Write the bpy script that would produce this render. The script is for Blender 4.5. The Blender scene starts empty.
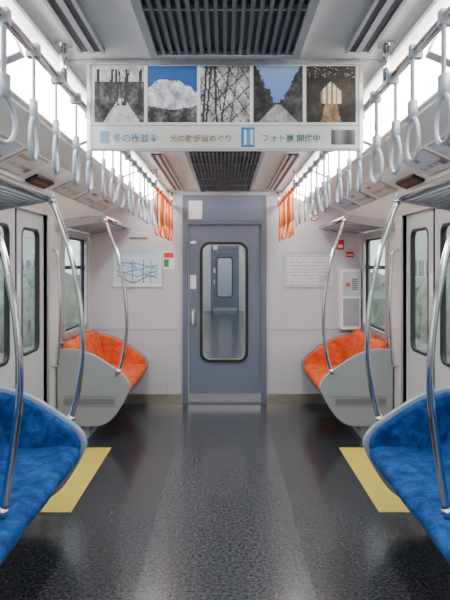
import bpy, bmesh, math, random
from mathutils import Vector, Matrix
random.seed(7)
C = bpy.context
# ------------------------------------------------------------------ helpers
def lin(c):
    return tuple(((v/12.92) if v <= 0.04045 else ((v+0.055)/1.055)**2.4) for v in c)
def rgb(r, g, b): return lin((r/255, g/255, b/255))

def new_mat(name):
    m = bpy.data.materials.new(name); m.use_nodes = True
    nt = m.node_tree
    return m, nt, nt.nodes["Principled BSDF"]

def pmat(name, col, rough=0.5, metal=0.0, noise=0.0, nscale=20, bump=0.0, spec=0.5, coat=0.0, sheen=0.0):
    m, nt, b = new_mat(name)
    b.inputs["Base Color"].default_value = (*col, 1)
    b.inputs["Roughness"].default_value = rough
    b.inputs["Metallic"].default_value = metal
    b.inputs["Specular IOR Level"].default_value = spec
    b.inputs["Coat Weight"].default_value = coat
    b.inputs["Sheen Weight"].default_value = sheen
    tc = nt.nodes.new("ShaderNodeTexCoord")
    n = nt.nodes.new("ShaderNodeTexNoise"); n.inputs["Scale"].default_value = nscale
    n.inputs["Detail"].default_value = 5
    nt.links.new(tc.outputs["Object"], n.inputs["Vector"])
    if noise > 0:
        r = nt.nodes.new("ShaderNodeValToRGB")
        r.color_ramp.elements[0].position = 0.32; r.color_ramp.elements[1].position = 0.68
        r.color_ramp.elements[0].color = (*[max(0, c*(1-noise)) for c in col], 1)
        r.color_ramp.elements[1].color = (*[min(1, c*(1+noise)) for c in col], 1)
        nt.links.new(n.outputs["Fac"], r.inputs["Fac"])
        nt.links.new(r.outputs["Color"], b.inputs["Base Color"])
    if bump > 0:
        bp = nt.nodes.new("ShaderNodeBump"); bp.inputs["Strength"].default_value = bump
        bp.inputs["Distance"].default_value = 0.01
        nt.links.new(n.outputs["Fac"], bp.inputs["Height"])
        nt.links.new(bp.outputs["Normal"], b.inputs["Normal"])
    return m

def emat(name, col, strength):
    m, nt, b = new_mat(name)
    b.inputs["Base Color"].default_value = (*col, 1)
    b.inputs["Emission Color"].default_value = (*col, 1)
    b.inputs["Emission Strength"].default_value = strength
    return m

def glass_mat(name, tint, refl=1.0):
    m = bpy.data.materials.new(name); m.use_nodes = True
    nt = m.node_tree; nt.nodes.clear()
    o = nt.nodes.new("ShaderNodeOutputMaterial"); mix = nt.nodes.new("ShaderNodeMixShader")
    t = nt.nodes.new("ShaderNodeBsdfTransparent"); g = nt.nodes.new("ShaderNodeBsdfGlossy")
    lw = nt.nodes.new("ShaderNodeLayerWeight"); lw.inputs["Blend"].default_value = 0.5
    pw = nt.nodes.new("ShaderNodeMath"); pw.operation = 'POWER'; pw.inputs[1].default_value = 5.0
    ma = nt.nodes.new("ShaderNodeMath"); ma.operation = 'MULTIPLY_ADD'; ma.inputs[1].default_value = 0.9; ma.inputs[2].default_value = 0.04
    nt.links.new(lw.outputs["Facing"], pw.inputs[0]); nt.links.new(pw.outputs[0], ma.inputs[0])
    t.inputs["Color"].default_value = (*tint, 1); g.inputs["Roughness"].default_value = 0.03
    g.inputs["Color"].default_value = (refl, refl, refl, 1)
    nt.links.new(ma.outputs[0], mix.inputs[0]); nt.links.new(t.outputs[0], mix.inputs[1])
    nt.links.new(g.outputs[0], mix.inputs[2]); nt.links.new(mix.outputs[0], o.inputs[0])
    return m

def vcol_mat(name, rough=0.4, trans=0.0):
    m, nt, b = new_mat(name)
    a = nt.nodes.new("ShaderNodeVertexColor"); a.layer_name = "Col"
    nt.links.new(a.outputs["Color"], b.inputs["Base Color"])
    b.inputs["Roughness"].default_value = rough
    return m

def empty(name, loc=(0, 0, 0)):
    e = bpy.data.objects.new(name, None); C.scene.collection.objects.link(e)
    e.location = loc; e.empty_display_size = 0.1
    return e

def link(name, me, mat=None, parent=None, smooth=False):
    o = bpy.data.objects.new(name, me); C.scene.collection.objects.link(o)
    if mat is not None: me.materials.append(mat)
    if smooth:
        for p in me.polygons: p.use_smooth = True
    if parent is not None: o.parent = parent
    return o

def mk(name, bm, mat, parent=None, smooth=False):
    bmesh.ops.recalc_face_normals(bm, faces=bm.faces)
    me = bpy.data.meshes.new(name); bm.to_mesh(me); bm.free()
    return link(name, me, mat, parent, smooth)

def add_box(bm, x0, x1, y0, y1, z0, z1):
    m = Matrix.Translation(((x0+x1)/2, (y0+y1)/2, (z0+z1)/2)) @ Matrix.Diagonal((abs(x1-x0), abs(y1-y0), abs(z1-z0), 1))
    return bmesh.ops.create_cube(bm, size=1, matrix=m)

def box(name, x0, x1, y0, y1, z0, z1, mat, parent=None, bevel=0.0):
    bm = bmesh.new(); add_box(bm, x0, x1, y0, y1, z0, z1)
    if bevel > 0:
        bmesh.ops.bevel(bm, geom=list(bm.edges), offset=bevel, segments=3, affect='EDGES', profile=0.5)
    return mk(name, bm, mat, parent)

def boxes(name, lst, mat, parent=None):
    bm = bmesh.new()
    for b in lst: add_box(bm, *b)
    return mk(name, bm, mat, parent)

def catmull(pts, n=6, closed=True):
    out = []; N = len(pts)
    rng = range(N) if closed else range(N-1)
    for i in rng:
        if closed:
            p0, p1, p2, p3 = pts[(i-1) % N], pts[i], pts[(i+1) % N], pts[(i+2) % N]
        else:
            p1, p2 = pts[i], pts[i+1]
            p0 = pts[i-1] if i > 0 else p1; p3 = pts[i+2] if i+2 < N else p2
        for k in range(n):
            t = k/n
            out.append(tuple(0.5*((2*b)+(-a+c)*t+(2*a-5*b+4*c-d)*t*t+(-a+3*b-3*c+d)*t**3) for a, b, c, d in zip(p0, p1, p2, p3)))
    if not closed: out.append(tuple(pts[-1]))
    return out

def rrect(u0, u1, v0, v1, r, n=6):
    pts = []
    for cx, cy, a0 in ((u1-r, v1-r, 0), (u0+r, v1-r, 90), (u0+r, v0+r, 180), (u1-r, v0+r, 270)):
        for k in range(n+1):
            a = math.radians(a0+90*k/n); pts.append((cx+r*math.cos(a), cy+r*math.sin(a)))
    return pts

def eval_mesh(obj, name):
    dg = C.evaluated_depsgraph_get()
    me = bpy.data.meshes.new_from_object(obj.evaluated_get(dg)); me.name = name
    cu = obj.data; bpy.data.objects.remove(obj); bpy.data.curves.remove(cu)
    return me

def plate(name, loops, thick, mat, parent, plane, pos, bevel=0.0, smooth=False):
    cu = bpy.data.curves.new(name+"_c", 'CURVE'); cu.dimensions = '2D'; cu.fill_mode = 'BOTH'
    cu.extrude = max(thick/2-bevel, 0.0001); cu.bevel_depth = bevel; cu.bevel_resolution = 2
    if bevel > 0: cu.offset = -bevel
    for L in loops:
        sp = cu.splines.new('POLY'); sp.points.add(len(L)-1)
        for p, (u, v) in zip(sp.points, L): p.co = (u, v, 0, 1)
        sp.use_cyclic_u = True
    ob = bpy.data.objects.new(name+"_t", cu); C.scene.collection.objects.link(ob)
    me = eval_mesh(ob, name)
    for v in me.vertices:
        u, w, t = v.co
        if plane == 'xz': v.co = (u, pos+t, w)
        elif plane == 'yz': v.co = (pos+t, u, w)
        else: v.co = (u, w, pos+t)
    bm = bmesh.new(); bm.from_mesh(me)
    bmesh.ops.remove_doubles(bm, verts=bm.verts, dist=0.00005)
    bmesh.ops.recalc_face_normals(bm, faces=bm.faces); bm.to_mesh(me); bm.free()
    me.materials.clear()
    o = link(name, me, mat, parent)
    if smooth:
        for p in me.polygons: p.use_smooth = len(p.vertices) == 4
    return o

def tube(name, pts, r, mat, parent=None, smooth_n=0, closed=False, seg=10):
    """swept tube built with bmesh (parallel frames)"""
    if smooth_n: pts = catmull(pts, smooth_n, closed)
    P = [Vector(p) for p in pts]; N = len(P)
    bm = bmesh.new(); rings = []
    up = None
    for i in range(N):
        if closed: t = (P[(i+1) % N]-P[(i-1) % N])
        else: t = P[min(i+1, N-1)]-P[max(i-1, 0)]
        t.normalize()
        if up is None:
            up = Vector((0, 1, 0)) if abs(t.y) < 0.8 else Vector((1, 0, 0))
        a = (up - t*up.dot(t)).normalized(); up = a; b = t.cross(a)
        rings.append([bm.verts.new(P[i]+a*r*math.cos(2*math.pi*k/seg)+b*r*math.sin(2*math.pi*k/seg)) for k in range(seg)])
    for i in range(N if closed else N-1):
        A, B = rings[i], rings[(i+1) % N]
        for k in range(seg): bm.faces.new((A[k], A[(k+1) % seg], B[(k+1) % seg], B[k]))
    if not closed:
        bm.faces.new(rings[0]); bm.faces.new(rings[-1])
    return mk(name, bm, mat, parent, smooth=True)

def extr(name, prof, y0, y1, th, mat, parent=None, smooth=False):
    """open profile (x,z) extruded in y with thickness th upward/outward"""
    bm = bmesh.new(); A = []; B = []
    N = len(prof); off = []
    for i in range(N):
        a = Vector(prof[max(i-1, 0)]); b = Vector(prof[min(i+1, N-1)])
        t = (b-a).normalized(); n = Vector((-t.y, t.x))*th
        off.append((prof[i][0]+n.x, prof[i][1]+n.y))
    loop = list(prof)+off[::-1]
    A = [bm.verts.new((x, y0, z)) for x, z in loop]; B = [bm.verts.new((x, y1, z)) for x, z in loop]
    L = len(loop)
    for i in range(L): bm.faces.new((A[i], A[(i+1) % L], B[(i+1) % L], B[i]))
    for i in range(N-1):
        j = L-1-i
        bm.faces.new((A[i], A[i+1], A[j-1], A[j])); bm.faces.new((B[i], B[i+1], B[j-1], B[j]))
    return mk(name, bm, mat, parent, smooth)

def art(name, org, ud, vd, w, h, nu, nv, fn, parent, mat):
    """flat printed panel; each cell gets its ink colour from fn(u,v)"""
    org = Vector(org); ud = Vector(ud).normalized(); vd = Vector(vd).normalized()
    vs = []; fs = []; cols = []
    for j in range(nv+1):
        for i in range(nu+1):
            vs.append(org+ud*w*i/nu+vd*h*j/nv)
    for j in range(nv):
        for i in range(nu):
            a = j*(nu+1)+i; fs.append((a, a+1, a+nu+2, a+nu+1))
            cols.append(fn((i+.5)/nu, (j+.5)/nv))
    me = bpy.data.meshes.new(name); me.from_pydata(vs, [], fs); me.update()
    ca = me.color_attributes.new("Col", 'FLOAT_COLOR', 'CORNER')
    k = 0
    for c in cols:
        c = lin([max(0, min(1, q)) for q in c])
        for _ in range(4): ca.data[k].color = (*c, 1); k += 1
    return link(name, me, mat, parent)

# ------------------------------------------------------------------ materials
M_wall = pmat("wall_cream_laminate", rgb(208, 206, 205), 0.38, noise=0.03, nscale=300)
M_endw = pmat("end_wall_laminate", rgb(192, 192, 198), 0.42, noise=0.04, nscale=260)
M_ceil = pmat("ceiling_panel", rgb(238, 235, 230), 0.4, noise=0.02, nscale=100)
M_ceil2 = pmat("ceiling_trim", rgb(176, 178, 182), 0.35)
M_door = pmat("door_blue_grey_paint", rgb(108, 116, 135), 0.35, noise=0.03, nscale=200)
M_doorf = pmat("door_frame_blue_grey", rgb(99, 107, 127), 0.35)
M_leaf = pmat("side_door_laminate", rgb(188, 190, 194), 0.3)
M_steel = pmat("polished_steel", (0.72, 0.72, 0.73), 0.12, 1.0)
M_brush = pmat("brushed_steel", (0.55, 0.55, 0.56), 0.35, 1.0, noise=0.1, nscale=60)
M_kick = pmat("kick_plate_steel_yellow_reflection", (0.52, 0.49, 0.40), 0.28, 0.9, noise=0.1, nscale=60)  # steel with the yellow floor plates' reflection tinted into its base colour
M_black = pmat("black_rubber", (0.012, 0.012, 0.014), 0.5)
M_dark = pmat("dark_vent_grey", (0.05, 0.052, 0.058), 0.5)
M_louv = pmat("vent_louvre_grey", rgb(110, 112, 116), 0.45)
M_panel = pmat("seat_end_grey", rgb(146, 151, 156), 0.4, noise=0.03, nscale=150)
M_rim = pmat("seat_end_rim", rgb(140, 152, 172), 0.35)
M_plastic = pmat("strap_ring_plastic", rgb(180, 188, 200), 0.3)
M_web = pmat("strap_webbing", rgb(168, 172, 180), 0.7, bump=0.3, nscale=300)
M_orangep = pmat("orange_strap_plastic", rgb(255, 118, 50), 0.45)
M_white = pmat("white_plastic", rgb(232, 232, 232), 0.4)
M_red = pmat("red_label", rgb(215, 45, 35), 0.4)
M_green = pmat("green_label", rgb(40, 140, 80), 0.4)
M_yellow = pmat("yellow_floor_plate", rgb(214, 190, 82), 0.42, noise=0.08, nscale=120)
M_rack = pmat("rack_grey_metal", rgb(150, 156, 166), 0.35, 0.3)
M_print = vcol_mat("printed_paper", 0.45)
M_glass = glass_mat("window_glass", (0.90, 0.94, 0.92))
M_glass2 = glass_mat("door_glass", (0.92, 0.93, 0.93))
M_light = emat("fluorescent_diffuser", (1.0, 0.975, 0.94), 21)
M_light2 = emat("fluorescent_diffuser_dim", (1.0, 0.98, 0.95), 10)

def fabric(name, dark, mid, light):
    m, nt, b = new_mat(name)
    tc = nt.nodes.new("ShaderNodeTexCoord")
    n = nt.nodes.new("ShaderNodeTexNoise"); n.inputs["Scale"].default_value = 12; n.inputs["Detail"].default_value = 7
    n.inputs["Roughness"].default_value = 0.68; n.inputs["Distortion"].default_value = 0.5
    f = nt.nodes.new("ShaderNodeTexNoise"); f.inputs["Scale"].default_value = 170; f.inputs["Detail"].default_value = 2
    mx = nt.nodes.new("ShaderNodeMath"); mx.operation = 'MULTIPLY_ADD'; mx.inputs[1].default_value = 0.4
    r = nt.nodes.new("ShaderNodeValToRGB"); e = r.color_ramp.elements
    e[0].position = 0.50; e[0].color = (*dark, 1); e[1].position = 0.94; e[1].color = (*light, 1)
    q = e.new(0.70); q.color = (*mid, 1)
    nt.links.new(tc.outputs["Object"], n.inputs["Vector"]); nt.links.new(tc.outputs["Object"], f.inputs["Vector"])
    nt.links.new(f.outputs["Fac"], mx.inputs[0]); nt.links.new(n.outputs["Fac"], mx.inputs[2])
    nt.links.new(mx.outputs[0], r.inputs["Fac"]); nt.links.new(r.outputs["Color"], b.inputs["Base Color"])
    b.inputs["Roughness"].default_value = 0.9; b.inputs["Sheen Weight"].default_value = 0.25
    b.inputs["Sheen Tint"].default_value = (*light, 1)
    b.inputs["Specular IOR Level"].default_value = 0.15
    bp = nt.nodes.new("ShaderNodeBump"); bp.inputs["Strength"].default_value = 0.2; bp.inputs["Distance"].default_value = 0.003
    nt.links.new(mx.outputs[0], bp.inputs["Height"]); nt.links.new(bp.outputs["Normal"], b.inputs["Normal"])
    return m
M_blue = fabric("blue_moquette", rgb(10, 36, 82), rgb(20, 64, 124), rgb(48, 100, 166))
M_orange = fabric("orange_moquette", rgb(186, 62, 26), rgb(216, 88, 44), rgb(232, 120, 76))

def floor_mat():
    m, nt, b = new_mat("floor_vinyl")
    tc = nt.nodes.new("ShaderNodeTexCoord"); sx = nt.nodes.new("ShaderNodeSeparateXYZ")
    nt.links.new(tc.outputs["Object"], sx.inputs[0])
    ab = nt.nodes.new("ShaderNodeMath"); ab.operation = 'ABSOLUTE'; nt.links.new(sx.outputs[0], ab.inputs[0])
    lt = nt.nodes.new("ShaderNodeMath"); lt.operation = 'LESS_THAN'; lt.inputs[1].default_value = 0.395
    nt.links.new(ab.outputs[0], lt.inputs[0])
    v = nt.nodes.new("ShaderNodeTexNoise"); v.inputs["Scale"].default_value = 60; v.inputs["Detail"].default_value = 4
    v.inputs["Roughness"].default_value = 0.75
    nt.links.new(tc.outputs["Object"], v.inputs["Vector"])
    r1 = nt.nodes.new("ShaderNodeValToRGB"); r2 = nt.nodes.new("ShaderNodeValToRGB")
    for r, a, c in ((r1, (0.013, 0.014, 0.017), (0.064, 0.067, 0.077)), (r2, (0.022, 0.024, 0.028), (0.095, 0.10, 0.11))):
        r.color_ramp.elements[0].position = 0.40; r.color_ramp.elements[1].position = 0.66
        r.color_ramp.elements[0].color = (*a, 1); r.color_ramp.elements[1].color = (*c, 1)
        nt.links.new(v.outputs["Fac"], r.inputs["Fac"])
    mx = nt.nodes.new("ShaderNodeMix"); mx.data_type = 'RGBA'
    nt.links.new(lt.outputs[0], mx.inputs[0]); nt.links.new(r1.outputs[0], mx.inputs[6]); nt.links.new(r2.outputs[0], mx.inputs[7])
    nt.links.new(mx.outputs[2], b.inputs["Base Color"])
    n2 = nt.nodes.new("ShaderNodeTexNoise"); n2.inputs["Scale"].default_value = 6; n2.inputs["Detail"].default_value = 6
    nt.links.new(tc.outputs["Object"], n2.inputs["Vector"])
    mr = nt.nodes.new("ShaderNodeMapRange"); mr.inputs["To Min"].default_value = 0.16; mr.inputs["To Max"].default_value = 0.22
    nt.links.new(n2.outputs["Fac"], mr.inputs["Value"]); nt.links.new(mr.outputs[0], b.inputs["Roughness"])
    bp = nt.nodes.new("ShaderNodeBump"); bp.inputs["Strength"].default_value = 0.04; bp.inputs["Distance"].default_value = 0.003
    nt.links.new(v.outputs["Fac"], bp.inputs["Height"]); nt.links.new(bp.outputs["Normal"], b.inputs["Normal"])
    return m
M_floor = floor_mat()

# ------------------------------------------------------------------ dimensions
W = 1.40; Y0 = -3.0; YE = 6.04
DOORS = [(3.37, 4.56), (-1.75, -0.56)]
WINS = [(4.98, 5.82, 0.82, 1.72), (1.75, 3.05, 0.82, 1.72), (0.0, 1.45, 0.82, 1.72), (-2.9, -2.0, 0.82, 1.72)]
COVE = [(0.82, 2.125), (0.85, 2.10), (1.05, 2.07), (1.25, 1.975), (1.40, 1.83)]

# ------------------------------------------------------------------ floor / ceiling
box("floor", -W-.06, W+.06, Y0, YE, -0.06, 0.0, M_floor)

def build_ceiling(y0, y1, name="ceiling"):
    half = [(0.60, 2.20), (0.66, 2.20), (0.82, 2.135)]+COVE[1:]
    prof = [(-x, z) for x, z in half[::-1]]+half
    return extr(name, prof, y0, y1, 0.03, M_ceil)
build_ceiling(Y0, YE)

def grid_wall(name, y0, y1, z0, z1, x0, x1, holes, mat, parent=None):
    ys = sorted({y0, y1, *[h[0] for h in holes], *[h[1] for h in holes]})
    zs = sorted({z0, z1, *[h[2] for h in holes], *[h[3] for h in holes]})
    bm = bmesh.new()
    for i in range(len(ys)-1):
        for j in range(len(zs)-1):
            cy = (ys[i]+ys[i+1])/2; cz = (zs[j]+zs[j+1])/2
            if any(h[0] < cy < h[1] and h[2] < cz < h[3] for h in holes): continue
            add_box(bm, x0, x1, ys[i], ys[i+1], zs[j], zs[j+1])
    return mk(name, bm, mat, parent)

wn = 1; dn = 2
for side, nm in ((-1, "left"), (1, "right")):
    holes = [(a, b, 0.0, 1.83) for a, b in DOORS]+[w for w in WINS]
    grid_wall("wall_"+nm, Y0, YE, 0.0, 1.88, side*W, side*(W+.06), holes, M_wall)
    # windows -------------------------------------------------------
    for (a, b, z0, z1) in WINS:
        e = empty("window_%d" % wn); wn += 1
        plate("frame", [rrect(a-.03, b+.03, z0-.03, z1+.03, .05), rrect(a+.03, b-.03, z0+.03, z1-.03, .05)], 0.03, M_brush, e, 'yz', side*(W-.005), 0.004)
        plate("gasket", [rrect(a+.005, b-.005, z0+.005, z1-.005, .05), rrect(a+.045, b-.045, z0+.045, z1-.045, .05)], 0.02, M_black, e, 'yz', side*(W+.022))
        box("transom", side*(W+.005), side*(W+.035), a+.03, b-.03, 1.40, 1.435, M_black, e)
        box("glass", side*(W+.03), side*(W+.034), a+.01, b-.01, z0+.01, z1-.01, M_glass, e)
        box("sill", side*(W-.03), side*(W-.001), a-.02, b+.02, z0-.055, z0-.032, M_brush, e, 0.004)
    # doors ---------------------------------------------------------
    for (a, b) in DOORS:
        e = empty("door_%d" % dn); dn += 1
        mid = (a+b)/2
        for k, (c, d) in enumerate(((a, mid-.004), (mid+.004, b))):
            ww0, ww1 = (c+.10, d-.12) if k == 0 else (c+.12, d-.10)
            plate("leaf_%d" % (k+1), [[(c, .012), (d, .012), (d, 1.825), (c, 1.825)], rrect(ww0, ww1, .80, 1.70, .06)], 0.028, M_leaf, e, 'yz', side*(W+.045))
            plate("gasket_%d" % (k+1), [rrect(ww0-.012, ww1+.012, .788, 1.712, .07), rrect(ww0+.006, ww1-.006, .806, 1.694, .055)], 0.034, M_black, e, 'yz', side*(W+.045))
            box("glass_%d" % (k+1), side*(W+.045), side*(W+.05), ww0, ww1, .80, 1.70, M_glass, e)
        box("centre_seal", side*(W+.028), side*(W+.058), mid-.012, mid+.012, .012, 1.825, M_black, e)
        box("notice_sticker", side*(W+.0295), side*(W+.032), mid+.03, mid+.085, 1.22, 1.38, M_white, e)
        box("recessed_pull", side*(W+.0285), side*(W+.032), mid+.035, mid+.075, .95, 1.08, M_dark, e)
        for yy in (a, b):
            box("jamb", side*(W-.012), side*(W+.03), yy-.03 if yy == a else yy, yy if yy == a else yy+.03, 0, 1.85, M_brush, e, 0.004)
        box("head_trim", side*(W-.012), side*(W+.03), a, b, 1.826, 1.85, M_brush, e, 0.004)
        box("threshold", side*(W-.05), side*(W+.06), a, b, 0.0, 0.011, M_brush, e)
    # yellow plates
    for (a, b) in DOORS:
        bm = bmesh.new(); x0, x1 = sorted((side*.895, side*(W-.055)))
        add_box(bm, x0, x1, a, b, 0.0005, 0.006)
        o = mk("floor_tactile_plate", bm, M_yellow)
        bv = o.modifiers.new("bv", 'BEVEL'); bv.width = 0.003
    # vertical door grab handles
    for (yy) in (4.665, 3.33, -.50):
        x = side*(W-.055)
        tube("door_grab_handle", [(side*(W-.002), yy, .62), (x+side*.015, yy, .63), (x, yy, .68), (x-side*.02, yy, 1.1), (x, yy, 1.5), (x+side*.015, yy, 1.55), (side*(W-.002), yy, 1.56)], 0.013, M_steel, None, 5)

# ------------------------------------------------------------------ ceiling fittings
def light_rows(y0, y1, mat, L=1.22):
    for side in (-1, 1):
        e = empty("fluorescent_light_row")
        y = y0; tubes = []
        a = Vector((0.685, 2.168)); b = Vector((0.805, 2.118)); n = Vector((-(b-a).y, (b-a).x)).normalized()*-0.012
        bmx = bmesh.new(); bmf = bmesh.new()
        def quadbox(bm, p, q, nn, ya, yb):
            c = [(p.x, p.y), (q.x, q.y), (q.x-nn.x, q.y-nn.y), (p.x-nn.x, p.y-nn.y)]
            A = [bm.verts.new((side*x, ya, z)) for x, z in c]; B = [bm.verts.new((side*x, yb, z)) for x, z in c]
            for i in range(4): bm.faces.new((A[i], A[(i+1) % 4], B[(i+1) % 4], B[i]))
            bm.faces.new(A); bm.faces.new(B)
        while y < y1-.2:
            ye = min(y+L, y1)
            quadbox(bmx, a+n*2.2, b+n*2.2, n*3, y+.03, ye-.03)
            quadbox(bmf, a+n*2.4, b+n*2.4, n*3.4, y-.025, y+.03)
            y = ye
        d = (b-a).normalized()
        quadbox(bmf, b+n*1.2, b+n*1.2+d*.014, n*2.4, y0, y1)
        mk("diffuser", bmx, mat, e); mk("frame", bmf, M_ceil2, e)
light_rows(Y0+.05, YE-.1, M_light)

def vent(y0, y1, name="ceiling_air_vent"):
    e = empty(name)
    hw = .245
    box("recess_back", -hw+.01, hw-.01, y0+.01, y1-.01, 2.186, 2.198, M_dark, e)
    boxes("surround", [(-hw-.015, -hw+.01, y0-.015, y1+.015, 2.165, 2.199), (hw-.01, hw+.015, y0-.015, y1+.015, 2.165, 2.199),
                       (-hw+.01, hw-.01, y0-.015, y0+.01, 2.165, 2.199), (-hw+.01, hw-.01, y1-.01, y1+.015, 2.165, 2.199)], M_ceil2, e)
    L = []
    n = 17
    for i in range(n):
        x = -hw+.02+(2*hw-.04)*(i+.5)/n
        L.append((x-.006, x+.006, y0+.01, y1-.01, 2.168, 2.187))
    boxes("louvres", L, M_louv, e)
    m = int((y1-y0)/.35)
    boxes("cross_bars", [(-hw+.01, hw-.01, y0+(y1-y0)*k/m-.006, y0+(y1-y0)*k/m+.006, 2.172, 2.186) for k in range(1, m)], M_ceil2, e)
vent(0.6, 2.02); vent(2.75, 5.75); vent(-2.6, 0.3)
for side in (-1, 1):
    for (a, b) in ((0.55, 2.03), (2.3, 3.75), (3.95, 5.8), (-2.6, .35)):
        e = empty("ceiling_line_diffuser")
        xs = sorted((side*.425, side*.505))
        box("slot", xs[0], xs[1], a, b, 2.186, 2.199, M_dark, e)
        boxes("blades", [(xs[0]-.006, xs[0]+.006, a, b, 2.18, 2.1995), (xs[1]-.006, xs[1]+.006, a, b, 2.18, 2.1995),
                         ((xs[0]+xs[1])/2-.01, (xs[0]+xs[1])/2+.01, a, b, 2.182, 2.1995)], M_ceil2, e)
boxes("trim_1", [(-.60, .60, y-.008, y+.008, 2.192, 2.1995) for y in (-1.0, 2.15, 3.85, 5.85)], M_ceil2)
boxes("trim_2", [(s*.595-.006, s*.595+.006, Y0, YE, 2.185, 2.1995) for s in (-1, 1)], M_ceil2)

# ------------------------------------------------------------------ strap rails and straps
RX = .55; RZ = 2.055
for side in (-1, 1):
    e = empty("handrail_overhead")
    tube("rail", [(side*RX, Y0+.02, RZ), (side*RX, YE-.02, RZ)], 0.014, M_steel, e, seg=12)
    for y in (-2, -.6, .75, 1.98, 3.3, 4.6, 5.98):
        tube("bracket", [(side*RX, y, RZ), (side*RX, y, 2.2)], 0.012, M_steel, e)
        bm = bmesh.new(); bmesh.ops.create_cone(bm, cap_ends=True, segments=16, radius1=.03, radius2=.03, depth=.01, matrix=Matrix.Translation((side*RX, y, 2.193)))
        mk("flange", bm, M_steel, e)

def straps(ys, side, ring_m, web_m, zb, full):
    e = empty("hanging_straps")
    bmr = bmesh.new(); bmw = bmesh.new()
    for y in ys:
        ang = random.uniform(-.22, .22); sw = random.uniform(-.01, .01)
        rot = Matrix.Rotation(ang, 4, 'Z')
        base = Matrix.Translation((side*RX, y, 0))
        zr = zb+.062
        rings = []
        n = 20; seg = 8; r = .0066
        for i in range(n):
            a = 2*math.pi*i/n
            u = .050*math.cos(a)*(1-.12*math.sin(a)); v = .060*math.sin(a)
            c = Vector((0, u, v)); nn = Vector((0, math.cos(a), math.sin(a)))
            rings.append([bmr.verts.new(base@rot@(Vector((sw, 0, zr))+c+nn*r*math.cos(2*math.pi*k/seg)+Vector((1, 0, 0))*r*math.sin(2*math.pi*k/seg))) for k in range(seg)])
        for i in range(n):
            A, B = rings[i], rings[(i+1) % n]
            for k in range(seg): bmr.faces.new((A[k], A[(k+1) % seg], B[(k+1) % seg], B[k]))
        # webbing: two plies + wrap
        def bb(bm, x0, x1, y0, y1, z0, z1, R=rot):
            q = add_box(bm, x0, x1, y0, y1, z0, z1)
            bmesh.ops.transform(bm, matrix=base@R, verts=q['verts'])
        zt = zr+.066
        I = Matrix.Identity(4)
        bb(bmw, sw-.003, sw+.003, -.010, .010, zt, RZ-.012)
        bb(bmw, -.018, .018, -.013, .013, RZ-.02, RZ+.018, I)
        # plastic sleeve above ring
        if full:
            bb(bmr, sw-.009, sw+.009, -.02, .02, zt-.012, RZ-.03)
        else:
            bb(bmr, sw-.009, sw+.009, -.017, .017, zt-.012, zt+.045)
    mk("rings", bmr, ring_m, e, True); mk("webbing", bmw, web_m, e)
    return e
for side in (-1, 1):
    ys = []; y = 1.44-.23*14
    while y < 4.6:
        ys.append(y+random.uniform(-.01, .01)); y += .23
    straps(ys, side, M_plastic, M_web, 1.74, False)
    straps([4.72+.2*i for i in range(7)], side, M_orangep, M_orangep, 1.68, True)

# ------------------------------------------------------------------ benches
def bench(y0, y1, side, n, fab, ends=(True, True), slots=False, oy=0):
    e = empty("bench_seat")
    bm = bmesh.new(); sts = []
    per = 8
    for s in range(n):
        for k in range(per):
            t = k/per; sts.append(((s+t)/n, abs(math.sin(math.pi*t))**.4))
    sts.append((1.0, 0.0))
    rings = []
    for (t, q) in sts:
        y = y0+(y1-y0)*t; i = 1-q; top = .765+.035*q
        P = [(.88, .325), (.81+.01*i, .35), (.785+.018*i, .395), (.80+.012*i, .43-.012*i), (.86, .447-.018*i), (1.0, .437-.012*i), (1.13, .425-.014*i), (1.2+.01*i, .435-.01*i),
             (1.232+.014*i, .50), (1.25+.016*i, .63), (1.27+.014*i, top-.05), (1.295, top-.01), (1.335, top), (1.375, top-.02), (1.388, .60), (1.388, .335)]
        rings.append([bm.verts.new((side*x, y, z)) for x, z in P])
    for A, B in zip(rings, rings[1:]):
        L = len(A)
        for k in range(L): bm.faces.new((A[k], A[(k+1) % L], B[(k+1) % L], B[k]))
    bm.faces.new(rings[0]); bm.faces.new(rings[-1])
    o = mk("cushions", bm, fab, e, True)
    sb = o.modifiers.new("s", 'SUBSURF'); sb.levels = 1; sb.render_levels = 1
    boxes("seat_frame", [(*sorted((side*.90, side*1.385)), y0, y1, .295, .324)], M_dark, e)
    boxes("heater_box", [(*sorted((side*1.13, side*1.385)), y0, y1, .0, .295)], M_panel, e)
    boxes("heater_grille", [(*sorted((side*1.122, side*1.13)), y0+.05, y1-.05, .06+.03*k, .072+.03*k) for k in range(6)], M_dark, e)
    outl = [(1.385, .745), (1.25, .75), (1.10, .705), (.95, .615), (.83, .525), (.785, .455), (.79, .395), (.85, .28), (.93, .17), (1.02, .115), (1.15, .105), (1.385, .105)]
    body = [outl[0]]+catmull(outl[1:-1], 5, False)+[outl[-1]]
    cx, cz = 1.14, .46
    for yy, d, on in ((y0, -1, ends[0]), (y1, 1, ends[1])):
        if not on: continue
        plate("end_panel", [[(side*x, z) for x, z in body]], 0.036, M_panel if slots else M_rim, e, 'xz', yy+d*.022, 0.008, True)
        pad = [(min(cx+(x-cx)*.93, 1.383), cz+(z-cz)*.92) for x, z in body]
        pad[0] = (1.383, pad[0][1]); pad[-1] = (1.383, pad[-1][1])
        plate("end_pad", [[(side*x, z) for x, z in pad]], 0.05, fab, e, 'xz', yy-d*.018, 0.02, True)
        # slots on outer face
        ox = yy+d*.041
        L = []
        for z in (.275, .355):
            L.append((*sorted((side*.87, side*1.33)), ox-.002, ox+.001, z-.002, z+.002))
        for k in range(6):
            L.append((*sorted((side*.91, side*1.33)), ox-.002, ox+.0012, .290+.009*k, .294+.009*k))
        boxes("vent_slots", L, M_louv, e)
    return e

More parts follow.
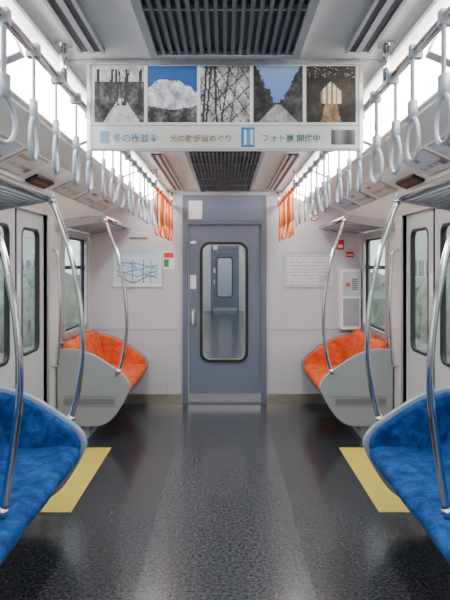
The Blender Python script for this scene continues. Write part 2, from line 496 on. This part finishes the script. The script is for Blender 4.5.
RF = 1.825
def pole(y, side, zend=.57):
    e = empty("grab_pole")
    pts = [(.998, y, RF-.01), (.972, y, RF-.05), (.885, y, 1.525), (.828, y, 1.24), (.81, y, .957), (.833, y, .74), (.875, y, zend)]
    pts = [(side*x, yy, z) for x, yy, z in pts]
    tube("pole", pts, 0.0155, M_steel, e, 6, seg=14)
    tube("collar", [(side*.872, y, zend+.012), (side*.885, y, zend-.025)], 0.021, M_steel, e, seg=14)
    tube("top_joint", [(side*.978, y, RF-.035), (side*1.0, y, RF)], 0.021, M_steel, e, seg=14)
    return e

def rack(y0, y1, side, mids=()):
    e = empty("luggage_rack")
    tube("front_rail", [(side*.985, y0, RF), (side*.985, y1, RF)], 0.018, M_steel, e, seg=12)
    bm = bmesh.new()
    for k in range(10):
        x = 1.025+.036*k; z = RF-.01-.005*k
        xs = sorted((side*(x-.011), side*(x+.011)))
        add_box(bm, xs[0], xs[1], y0+.005, y1-.005, z-.008, z+.004)
    mk("slats", bm, M_rack, e)
    for y in [y0, y1, *mids]:
        outl = [(.966, RF-.005), (.975, RF+.02), (1.0, RF+.026), (1.15, RF+.01), (1.385, RF-.02), (1.395, RF-.105), (1.25, RF-.07), (1.1, RF-.045), (1.0, RF-.025)]
        plate("bracket", [[(side*x, z) for x, z in outl]], 0.022, M_brush, e, 'xz', y, 0.004)
    return e

for side in (-1, 1):
    bench(4.82, 5.93, side, 3, M_orange, slots=True)
    bench(-.34, 3.26, side, 8, M_blue)
    bench(-2.95, -1.85, side, 3, M_orange, slots=True)
    for y in (4.80-.02, 3.30): pole(y, side)
    pole(2.29, side, .47); pole(.9, side, .47)
    rack(4.78, 5.98, side); rack(-.4, 3.30, side, (2.29, .9))

# ------------------------------------------------------------------ end walls with gangway door
def end_wall(y, th, name, parent=None):
    """wall with door opening; inner face at y"""
    e = empty(name)
    for s in (-1, 1):
        prof = [(s*.375, 0), (s*(W+.03), 0), (s*(W+.03), 1.86), (s*1.25, 2.0), (s*1.05, 2.1), (s*.82, 2.16), (s*.66, 2.225), (s*.375, 2.225)]
        plate("panel", [prof], th, M_endw, e, 'xz', y+th/2)
    box("header", -.375, .375, y, y+th, 1.87, 2.225, M_endw, e)
    return e
e = end_wall(YE, .06, "wall_end")
boxes("seam_trims", [(-1.39, -.44, YE-.006, YE, .765, .778), (.43, 1.39, YE-.006, YE, .765, .778),
                     (-.60, -.594, YE-.003, YE, .1, 2.15), (.594, .60, YE-.003, YE, .1, 2.15)], M_ceil2, e)
boxes("baseboard_end", [(-1.39, -.435, YE-.014, YE, 0.0, .10), (.435, 1.39, YE-.014, YE, 0.0, .10)], M_kick)
boxes("trim_3", [(-.64, .64, YE-.03, YE, 2.165, 2.199)], M_ceil2)

def end_door(name, y, f=-1, sign=True):
    e = empty(name)
    yf = y+f*.014
    plate("frame", [[(-.44, 0), (.43, 0), (.43, 2.165), (-.44, 2.165)], [(-.385, .01), (.375, .01), (.375, 1.86), (-.385, 1.86)]], 0.028, M_doorf, e, 'xz', yf)
    plate("leaf", [[(-.38, .012), (.37, .012), (.37, 1.855), (-.38, 1.855)], rrect(-.245, .225, .44, 1.665, .085)], 0.03, M_door, e, 'xz', y+.02)
    plate("header_panel", [rrect(-.40, .39, 1.90, 2.14, .015)], 0.01, M_door, e, 'xz', y+f*.032)
    plate("window_gasket", [rrect(-.260, .240, .425, 1.680, .10), rrect(-.232, .212, .453, 1.652, .075)], 0.052, M_black, e, 'xz', y+.016)
    plate("window_bead", [rrect(-.232, .212, .453, 1.652, .075), rrect(-.223, .203, .462, 1.643, .067)], 0.036, M_brush, e, 'xz', y+.018)
    box("glass", -.24, .22, y+.018, y+.023, .45, 1.66, M_glass2, e)
    # handle
    box("handle_plate", -.365, -.30, y+f*.003, y+.006, .80, .98, M_steel, e, .003)
    tube("handle", [(-.333, y, .83), (-.333, y+f*.04, .835), (-.333, y+f*.045, .89), (-.333, y+f*.04, .945), (-.333, y, .95)], .009, M_white, e, 3)
    box("door_notice", -.362, -.30, y+f*.002, y+.006, 1.19, 1.335, M_white, e)
    box("kick_plate", -.38, .37, y+f*.002, y+.006, .012, .10, M_brush, e)
    box("number_plate", -.375, -.235, y+f*.042, y+f*.032, 1.915, 2.105, M_white, e, .004)
    box("lock", -.36, -.30, y+f*.002, y+.006, 1.66, 1.69, M_steel, e)
    return e
end_door("door_1", YE)
# rear closure
e = empty("wall_back")
for s in (-1, 1):
    plate("panel", [[(s*0, 0), (s*(W+.06), 0), (s*(W+.06), 1.86), (s*1.25, 2.0), (s*.82, 2.16), (s*.66, 2.225), (0, 2.225)]], .06, M_endw, e, 'xz', Y0-.03)
plate("door_recess", [rrect(-.38, .38, .01, 1.9, .03)], .02, M_door, e, 'xz', Y0+.012)

# end wall fittings --------------------------------------------------
def mapfn(u, v):
    c = (.80, .86, .90)
    if v > .86: c = (.72, .80, .88)
    if u < .04 or u > .96 or v < .06: c = (.86, .87, .88)
    for k, (f, col) in enumerate(((lambda t: .5+.2*math.sin(6*t), (.25, .6, .8)), (lambda t: .35+.3*t, (.35, .65, .75)), (lambda t: .7-.35*t, (.55, .75, .85)), (lambda t: .22+.1*math.sin(9*t+1), (.3, .55, .5)), (lambda t: .62+.08*math.sin(5*t), (.45, .6, .75)), (lambda t: .3+.4*abs(t-.5), (.4, .65, .6)))):
        if .08 < u < .92 and abs(v-f(u)) < .02: c = col
    for q, col in ((.62, (.3, .5, .75)), (.40, (.45, .6, .6)), (.78, (.35, .65, .6))):
        if abs(u-q) < .01 and .1 < v < .8: c = col
    if random.random() < .16 and .1 < v < .85: c = tuple(x*.78 for x in c)
    return c
def mapfn2(u, v):
    c = (.82, .83, .84)
    if v > .90: c = (.66, .70, .76)
    elif abs((v*11) % 1-.5) < .16 and .05 < u < .95 and abs(u-.5) > .02 and random.random() < .6: c = (.60, .62, .66)
    if .7 < u < .92 and .1 < v < .35: c = (.74, .72, .74)
    if random.random() < .02: c = (.75, .5, .45)
    return c
def poster(name, x0, x1, z0, z1, fn, nu, nv):
    e = empty(name)
    box("backing", x0-.015, x1+.015, YE-.008, YE-.0005, z0-.015, z1+.015, M_brush, e, .002)
    art("print", (x0, YE-.009, z0), (1, 0, 0), (0, 0, 1), x1-x0, z1-z0, nu, nv, fn, e, M_print)
poster("route_map_poster", -1.16, -.66, 1.215, 1.57, mapfn, 90, 64)
poster("notice_poster", .64, 1.12, 1.215, 1.58, mapfn2, 84, 64)
e = empty("safety_label")
box("backing", -.645, -.525, YE-.004, YE-.0005, 1.40, 1.58, M_white, e)
box("green_part", -.635, -.585, YE-.006, YE-.004, 1.42, 1.50, M_green, e)
box("red_part", -.635, -.535, YE-.006, YE-.004, 1.515, 1.57, M_red, e)
e = empty("warning_label"); box("backing", 1.16, 1.24, YE-.004, YE-.0005, 1.60, 1.70, M_red, e); box("mark", 1.175, 1.225, YE-.006, YE-.004, 1.62, 1.65, M_white, e)
e = empty("warning_label"); box("backing", 1.26, 1.34, YE-.004, YE-.0005, 1.52, 1.58, M_red, e); box("mark", 1.27, 1.33, YE-.006, YE-.004, 1.54, 1.55, M_white, e)
e = empty("air_grille"); box("plate", -1.0, -.8, YE-.006, YE-.0005, 1.71, 1.73, M_rack, e); boxes("slots", [(-.99, -.81, YE-.008, YE-.006, 1.715, 1.719), (-.99, -.81, YE-.008, YE-.006, 1.723, 1.727)], M_dark, e)
# round no-smoking label
e = empty("no_smoking_label")
bm = bmesh.new(); bmesh.ops.create_circle(bm, cap_ends=True, segments=24, radius=.055, matrix=Matrix.Translation((.93, YE-.003, 1.95)) @ Matrix.Rotation(math.pi/2, 4, 'X')); mk("disc", bm, M_white, e)
tube("ring", [(.93+.048*math.cos(a*math.pi/12), YE-.005, 1.95+.048*math.sin(a*math.pi/12)) for a in range(24)], .006, M_red, e, closed=True, seg=6)
tube("bar", [(.90, YE-.005, 1.98), (.96, YE-.005, 1.92)], .005, M_red, e, seg=6)
# intercom box in the right corner
e = empty("emergency_intercom_box")
box("housing", 1.18, 1.385, YE-.14, YE-.0005, .78, 1.40, M_white, e, .012)
box("front_door", 1.20, 1.365, YE-.148, YE-.139, .82, 1.10, M_panel, e, .004)
box("upper_plate", 1.20, 1.365, YE-.148, YE-.139, 1.13, 1.37, M_brush, e, .004)
box("red_button_plate", 1.23, 1.27, YE-.156, YE-.147, 1.22, 1.26, M_red, e, .003)
boxes("speaker_slots", [(1.29, 1.345, YE-.150, YE-.147, 1.19+.02*k, 1.20+.02*k) for k in range(6)], M_dark, e)

# ------------------------------------------------------------------ cove advertisements, displays
def ad_fn(seed):
    rr = random.Random(seed)
    pal = [(.80, .83, .88), (.86, .84, .80), (.80, .83, .82), (.88, .86, .86), (.76, .80, .86)]
    acc = [(.70, .40, .36), (.40, .55, .70), (.45, .60, .50), (.75, .68, .48), (.45, .45, .5)]
    b = rr.choice(pal); a = rr.choice(acc); a2 = rr.choice(acc)
    x0, x1 = rr.uniform(.05, .3), rr.uniform(.35, .6)
    def f(u, v):
        c = b
        if x0 < u < x1 and .66 < v < .80: c = a
        if .08 < u < .92 and .15 < v < .5 and (int(v*16) % 2 == 0) and rr.random() < .6: c = tuple(q*.75 for q in b)
        if u > .80 and .15 < v < .45: c = a2
        return c
    return f
def cove_item(name, y0, y1, t0, t1, side, fn, nu=22, nv=12, seg=(2, 3), mat=None, off=.004):
    a = Vector(COVE[seg[0]]); b = Vector(COVE[seg[1]]); p = a.lerp(b, t0); q = a.lerp(b, t1)
    n = Vector((-(abs((b-a).y)), -(b-a).x)).normalized()
    e = empty(name)
    bm = bmesh.new()
    c = [p, q, q+n*off, p+n*off]
    A = [bm.verts.new((side*k.x, y0, k.y)) for k in c]; B = [bm.verts.new((side*k.x, y1, k.y)) for k in c]
    for i in range(4): bm.faces.new((A[i], A[(i+1) % 4], B[(i+1) % 4], B[i]))
    bm.faces.new(A); bm.faces.new(B); mk("frame", bm, mat or M_brush, e)
    if fn:
        lo = q+n*(off+.002); hi = p+n*(off+.002); d = hi-lo; m = .012
        ln = d.length-2*m; dn_ = d.normalized(); lo = lo+dn_*m
        if side < 0: org = (-lo.x, y0+m, lo.y); ud = (0, 1, 0)
        else: org = (lo.x, y1-m, lo.y); ud = (0, -1, 0)
        art("print", org, ud, (side*dn_.x, 0, dn_.y), (y1-y0)-2*m, ln, nu, nv, fn, e, M_print)
    return e
k = 0
for side in (-1, 1):
    for (a, b) in ((.2, .72), (.78, 1.3), (1.36, 1.88), (1.94, 2.46), (2.52, 3.04), (3.1, 3.5), (4.15, 4.65), (4.75, 5.2), (5.28, 5.8)):
        cove_item("side_advertisement", a, b, .05, .95, side, ad_fn(k*7+3), seg=(2, 3)); k += 1
    cove_item("led_destination_display", 3.62, 3.97, .62, 1.0, side, lambda u, v: (.75, .15, .08) if (abs(v-.5) < .2 and .1 < u < .9 and random.random() < .45) else (.02, .02, .02), 30, 8, mat=M_black, off=.02)
    for (a, b, t0, t1, col) in ((3.35, 3.42, .1, .6, (.8, .15, .12)), (4.1, 4.16, .1, .5, (.15, .5, .3))):
        cove_item("door_sticker", a, b, t0, t1, side, lambda u, v, c=col: (.9, .9, .9) if abs(v-.5) < .15 else c, 6, 8, seg=(3, 4), mat=M_white, off=.002)

# ------------------------------------------------------------------ hanging advertisement
e = empty("hanging_advertisement_board")
yb = 2.15
X0, X1 = -.50, .50; ZT, ZB = 2.187, 1.862
box("board", X0, X1, yb-.006, yb+.006, ZB, ZT, M_white, e, .002)
box("top_clip", X0-.005, X1+.005, yb-.016, yb+.016, 2.178, 2.199, M_brush, e, .003)
boxes("side_clips", [(X0-.01, X0+.004, yb-.012, yb+.012, ZB, ZT), (X1-.004, X1+.01, yb-.012, yb+.012, ZB, ZT)], M_brush, e)
from mathutils import noise as mn
def P(kind):
    rr = random.Random(kind*31+5)
    # tree trunks / branches shared by the snowy scenes
    trunks = [(rr.uniform(.05, .95), rr.uniform(-.12, .12), rr.uniform(.010, .028)) for _ in range(7)]
    def f(u, v):
        n = max(0, min(1, .5+.7*mn.noise(Vector((u*6, v*6, kind*9.3)))+.5*mn.noise(Vector((u*17, v*17, kind*4.1)))+.15*(rr.random()-.5)))
        if kind == 0:      # snowy lane between dark trees
            if v < .42 and abs(u-.55) < .06+.75*(.42-v): g = .72+.22*n
            elif v > .72: g = .62+.25*n
            else: g = .05+.38*n
            if .3 < v < .95:
                for (tx, sl, wd) in trunks:
                    if abs(u-tx-sl*(v-.3)) < wd: g = .10+.1*n
            return (g, g, g)
        if kind == 1:      # blue sky over a frosted slope
            ridge = .50+.20*math.sin(u*3.1+.2)+.08*(n-.5)
            if v > ridge+.06: return (.13+.06*v, .27+.12*v, .50+.16*v)
            if v > .22+.15*abs(u-.5): g = .55+.4*n
            else: g = .08+.4*n
            return (g, g*1.02, g*1.07)
        if kind == 2:      # rime-covered branches
            g = .42+.45*n
            for (tx, sl, wd) in trunks:
                if abs(u-tx-sl*1.6*v) < wd*.8: g = .12+.15*n
            if abs((u*1.3+v) % .31-.15) < .018 or abs((v*1.2-u) % .37-.15) < .018: g *= .45
            return (g, g, g)
        if kind == 3:      # tree-lined avenue
            edge = .05+.62*max(0, v-.36)+.10*(n-.5)
            if v > .36 and abs(u-.5) < edge: return (.26+.25*v, .44+.18*v, .78)
            if v < .32 and abs(u-.5) < .04+1.15*(.32-v): g = .46+.25*n; return (g, g, g*1.03)
            g = .03+.26*n; return (g, g*1.05, g*1.14)
        # lit building at night
        g = .03+.15*n
        if .30 < u < .70 and .34 < v < .74-.9*abs(u-.5): 
            q = .75+.2*n if (int(u*30) % 3 != 0) else .45
            return (q, q*.9, q*.72)
        if v < .34 and abs(u-.5) < .12+.25*(.34-v): q = .35+.35*n; return (q, q*.78, q*.55)
        if v > .8 and rr.random() < .05: return (.6, .58, .5)
        return (g*1.3, g*1.1, g*.9)
    return f
for i in range(5):
    x0 = -.482+i*.1955
    art("picture_%d" % (i+1), (x0, yb-.0075, 1.967), (1, 0, 0), (0, 0, 1), .183, .208, 48, 54, P(i), e, M_print)
    art("picture_back_%d" % (i+1), (x0+.183, yb+.0075, 1.967), (-1, 0, 0), (0, 0, 1), .183, .208, 30, 34, P(i), e, M_print)
rr = random.Random(3)
def strip(u, v):
    c = (.84, .86, .85)
    if v > .94 or v < .05: return (.62, .66, .72)
    if .035 < u < .070 and .25 < v < .75: return (.45, .62, .74)
    if .895 < u < .985 and .18 < v < .82:
        g = .22+.16*math.sin(u*90)+.25*v; return (g, g, g*1.06)
    if .562 < u < .612 and .12 < v < .88: return (.2, .5, .76) if (u < .570 or u > .604 or v < .22 or v > .78) else ((.35, .62, .82) if abs(u-.587) < .008 else (.80, .89, .95))
    return c
art("caption_strip", (X0+.004, yb-.0078, ZB+.004), (1, 0, 0), (0, 0, 1), .992, .092, 200, 20, strip, e, M_print)
def txt(body, x, z, size, col, y=yb-.0092):
    cu = bpy.data.curves.new("caption_text", 'FONT'); cu.body = body; cu.size = size; cu.extrude = 0.0003; cu.offset = 0.0004
    o = bpy.data.objects.new("caption_text", cu); C.scene.collection.objects.link(o)
    o.location = (x, y, z); o.rotation_euler = (math.pi/2, 0, 0); o.parent = e
    cu.materials.append(pmat("ink", rgb(*col), .5))
txt("冬の街並み", -.415, 1.896, .034, (80, 130, 165))
txt("光の散歩道めぐり", -.205, 1.897, .029, (150, 128, 80))
txt("フォト展 開催中", .135, 1.897, .030, (70, 120, 112))

# ------------------------------------------------------------------ gangway and next carriage
YN = 6.95; YF = 18.2
g = empty("gangway_passage")
box("walkway", -.42, .42, YE+.065, YN-.065, -.03, 0.0, M_brush, g)
boxes("bellows", [(s*.43-.02 if k % 2 else s*.46-.02, s*.43+.02 if k % 2 else s*.46+.02, YE+.07+.096*k, YE+.166+.096*k, 0.0, 2.0) for s in (-1, 1) for k in range(8)], M_louv, g)
box("top", -.48, .48, YE+.065, YN-.065, 2.0, 2.04, M_louv, g)
end_wall(YN-.06, .06, "wall_next_carriage")
nf = box("floor_next_carriage", -W, W, YN-.06, YF, -.06, 0, M_floor)
build_ceiling(YN, YF, "ceiling_next_carriage")
light_rows(YN+.05, YF-.1, M_light2, 2.0)
for side, nm in ((-1, "left"), (1, "right")):
    ds = [(8.4, 9.6), (12.9, 14.1), (16.4, 17.6)]
    ws = [(10.0, 12.5, .82, 1.72), (14.5, 16.0, .82, 1.72)]
    grid_wall("wall_next_"+nm, YN, YF, 0, 1.88, side*W, side*(W+.06), [(a+.15, b-.15, .8, 1.7) for a, b in ds]+ws, M_wall)
    bench(9.75, 12.75, side, 7, M_blue); bench(14.3, 16.2, side, 4, M_blue); bench(7.05, 8.2, side, 3, M_orange, slots=True)
    for y in (9.7, 11.2, 12.8, 14.25, 16.25): pole(y, side, .5)
    rack(9.7, 12.8, side); rack(14.25, 16.25, side)
    tube("handrail_overhead", [(side*RX, YN, RZ), (side*RX, YF, RZ)], .014, M_steel)
    straps([YN+.3+.3*i for i in range(36)], side, M_plastic, M_web, 1.74, False)
end_wall(YF, .06, "wall_next_far"); end_door("door_6", YF)
box("wall_beyond", -1.4, 1.4, YF+.9, YF+.95, 0, 2.2, M_wall)

# ------------------------------------------------------------------ outside
M_ground = pmat("gravel_ground", rgb(140, 138, 130), .9, noise=.3, nscale=3)
M_leafg = pmat("hedge_leaves", rgb(104, 120, 98), .8, noise=.5, nscale=4, bump=.5)
M_conc = pmat("concrete_building", rgb(176, 178, 176), .8, noise=.08, nscale=2)
box("ground", -60, 60, -30, 70, -1.3, -1.2, M_ground)
for s in (-1, 1):
    bm = bmesh.new(); rnd = random.Random(5+s)
    for i in range(60):
        y = -8+i*.9
        m = Matrix.Translation((s*(7.5+rnd.uniform(-.4, .4)), y, -.8+rnd.uniform(0, .5))) @ Matrix.Diagonal((1.0, .9, 1.2+rnd.uniform(0, .5), 1))
        r = bmesh.ops.create_icosphere(bm, subdivisions=3, radius=1.0, matrix=m)
        for v in r['verts']: v.co += Vector((rnd.uniform(-.08, .08), rnd.uniform(-.08, .08), rnd.uniform(-.08, .08)))
    mk("hedge", bm, M_leafg)
    e = empty("station_building")
    for k in range(6):
        y = -5+k*9
        box("block", *sorted((s*15, s*22)), y, y+7, -1.2, 3.2+1.5*(k % 3), M_conc, e)
        boxes("windows", [(*sorted((s*14.95, s*15.0)), y+.6+1.6*q, y+1.6+1.6*q, zz, zz+1.2) for q in range(4) for zz in (0.6,)], M_dark, e)

# ------------------------------------------------------------------ world, camera
w = bpy.data.worlds.new("overcast_sky"); C.scene.world = w; w.use_nodes = True
nt = w.node_tree; bg = nt.nodes["Background"]
tc = nt.nodes.new("ShaderNodeTexCoord"); sx = nt.nodes.new("ShaderNodeSeparateXYZ")
rp = nt.nodes.new("ShaderNodeValToRGB")
rp.color_ramp.elements[0].position = 0.0; rp.color_ramp.elements[0].color = (.85, .9, .95, 1)
rp.color_ramp.elements[1].position = .6; rp.color_ramp.elements[1].color = (.75, .86, 1.0, 1)
nt.links.new(tc.outputs["Generated"], sx.inputs[0]); nt.links.new(sx.outputs[2], rp.inputs[0]); nt.links.new(rp.outputs[0], bg.inputs[0])
bg.inputs[1].default_value = 3.2

cam = bpy.data.cameras.new("camera"); co = bpy.data.objects.new("camera", cam); C.scene.collection.objects.link(co)
co.location = (0, 0, 1.44); co.rotation_euler = (math.pi/2, 0, 0)
cam.lens = 34.8; cam.sensor_width = 36; cam.shift_y = -35/600; cam.clip_start = 0.02
C.scene.camera = co
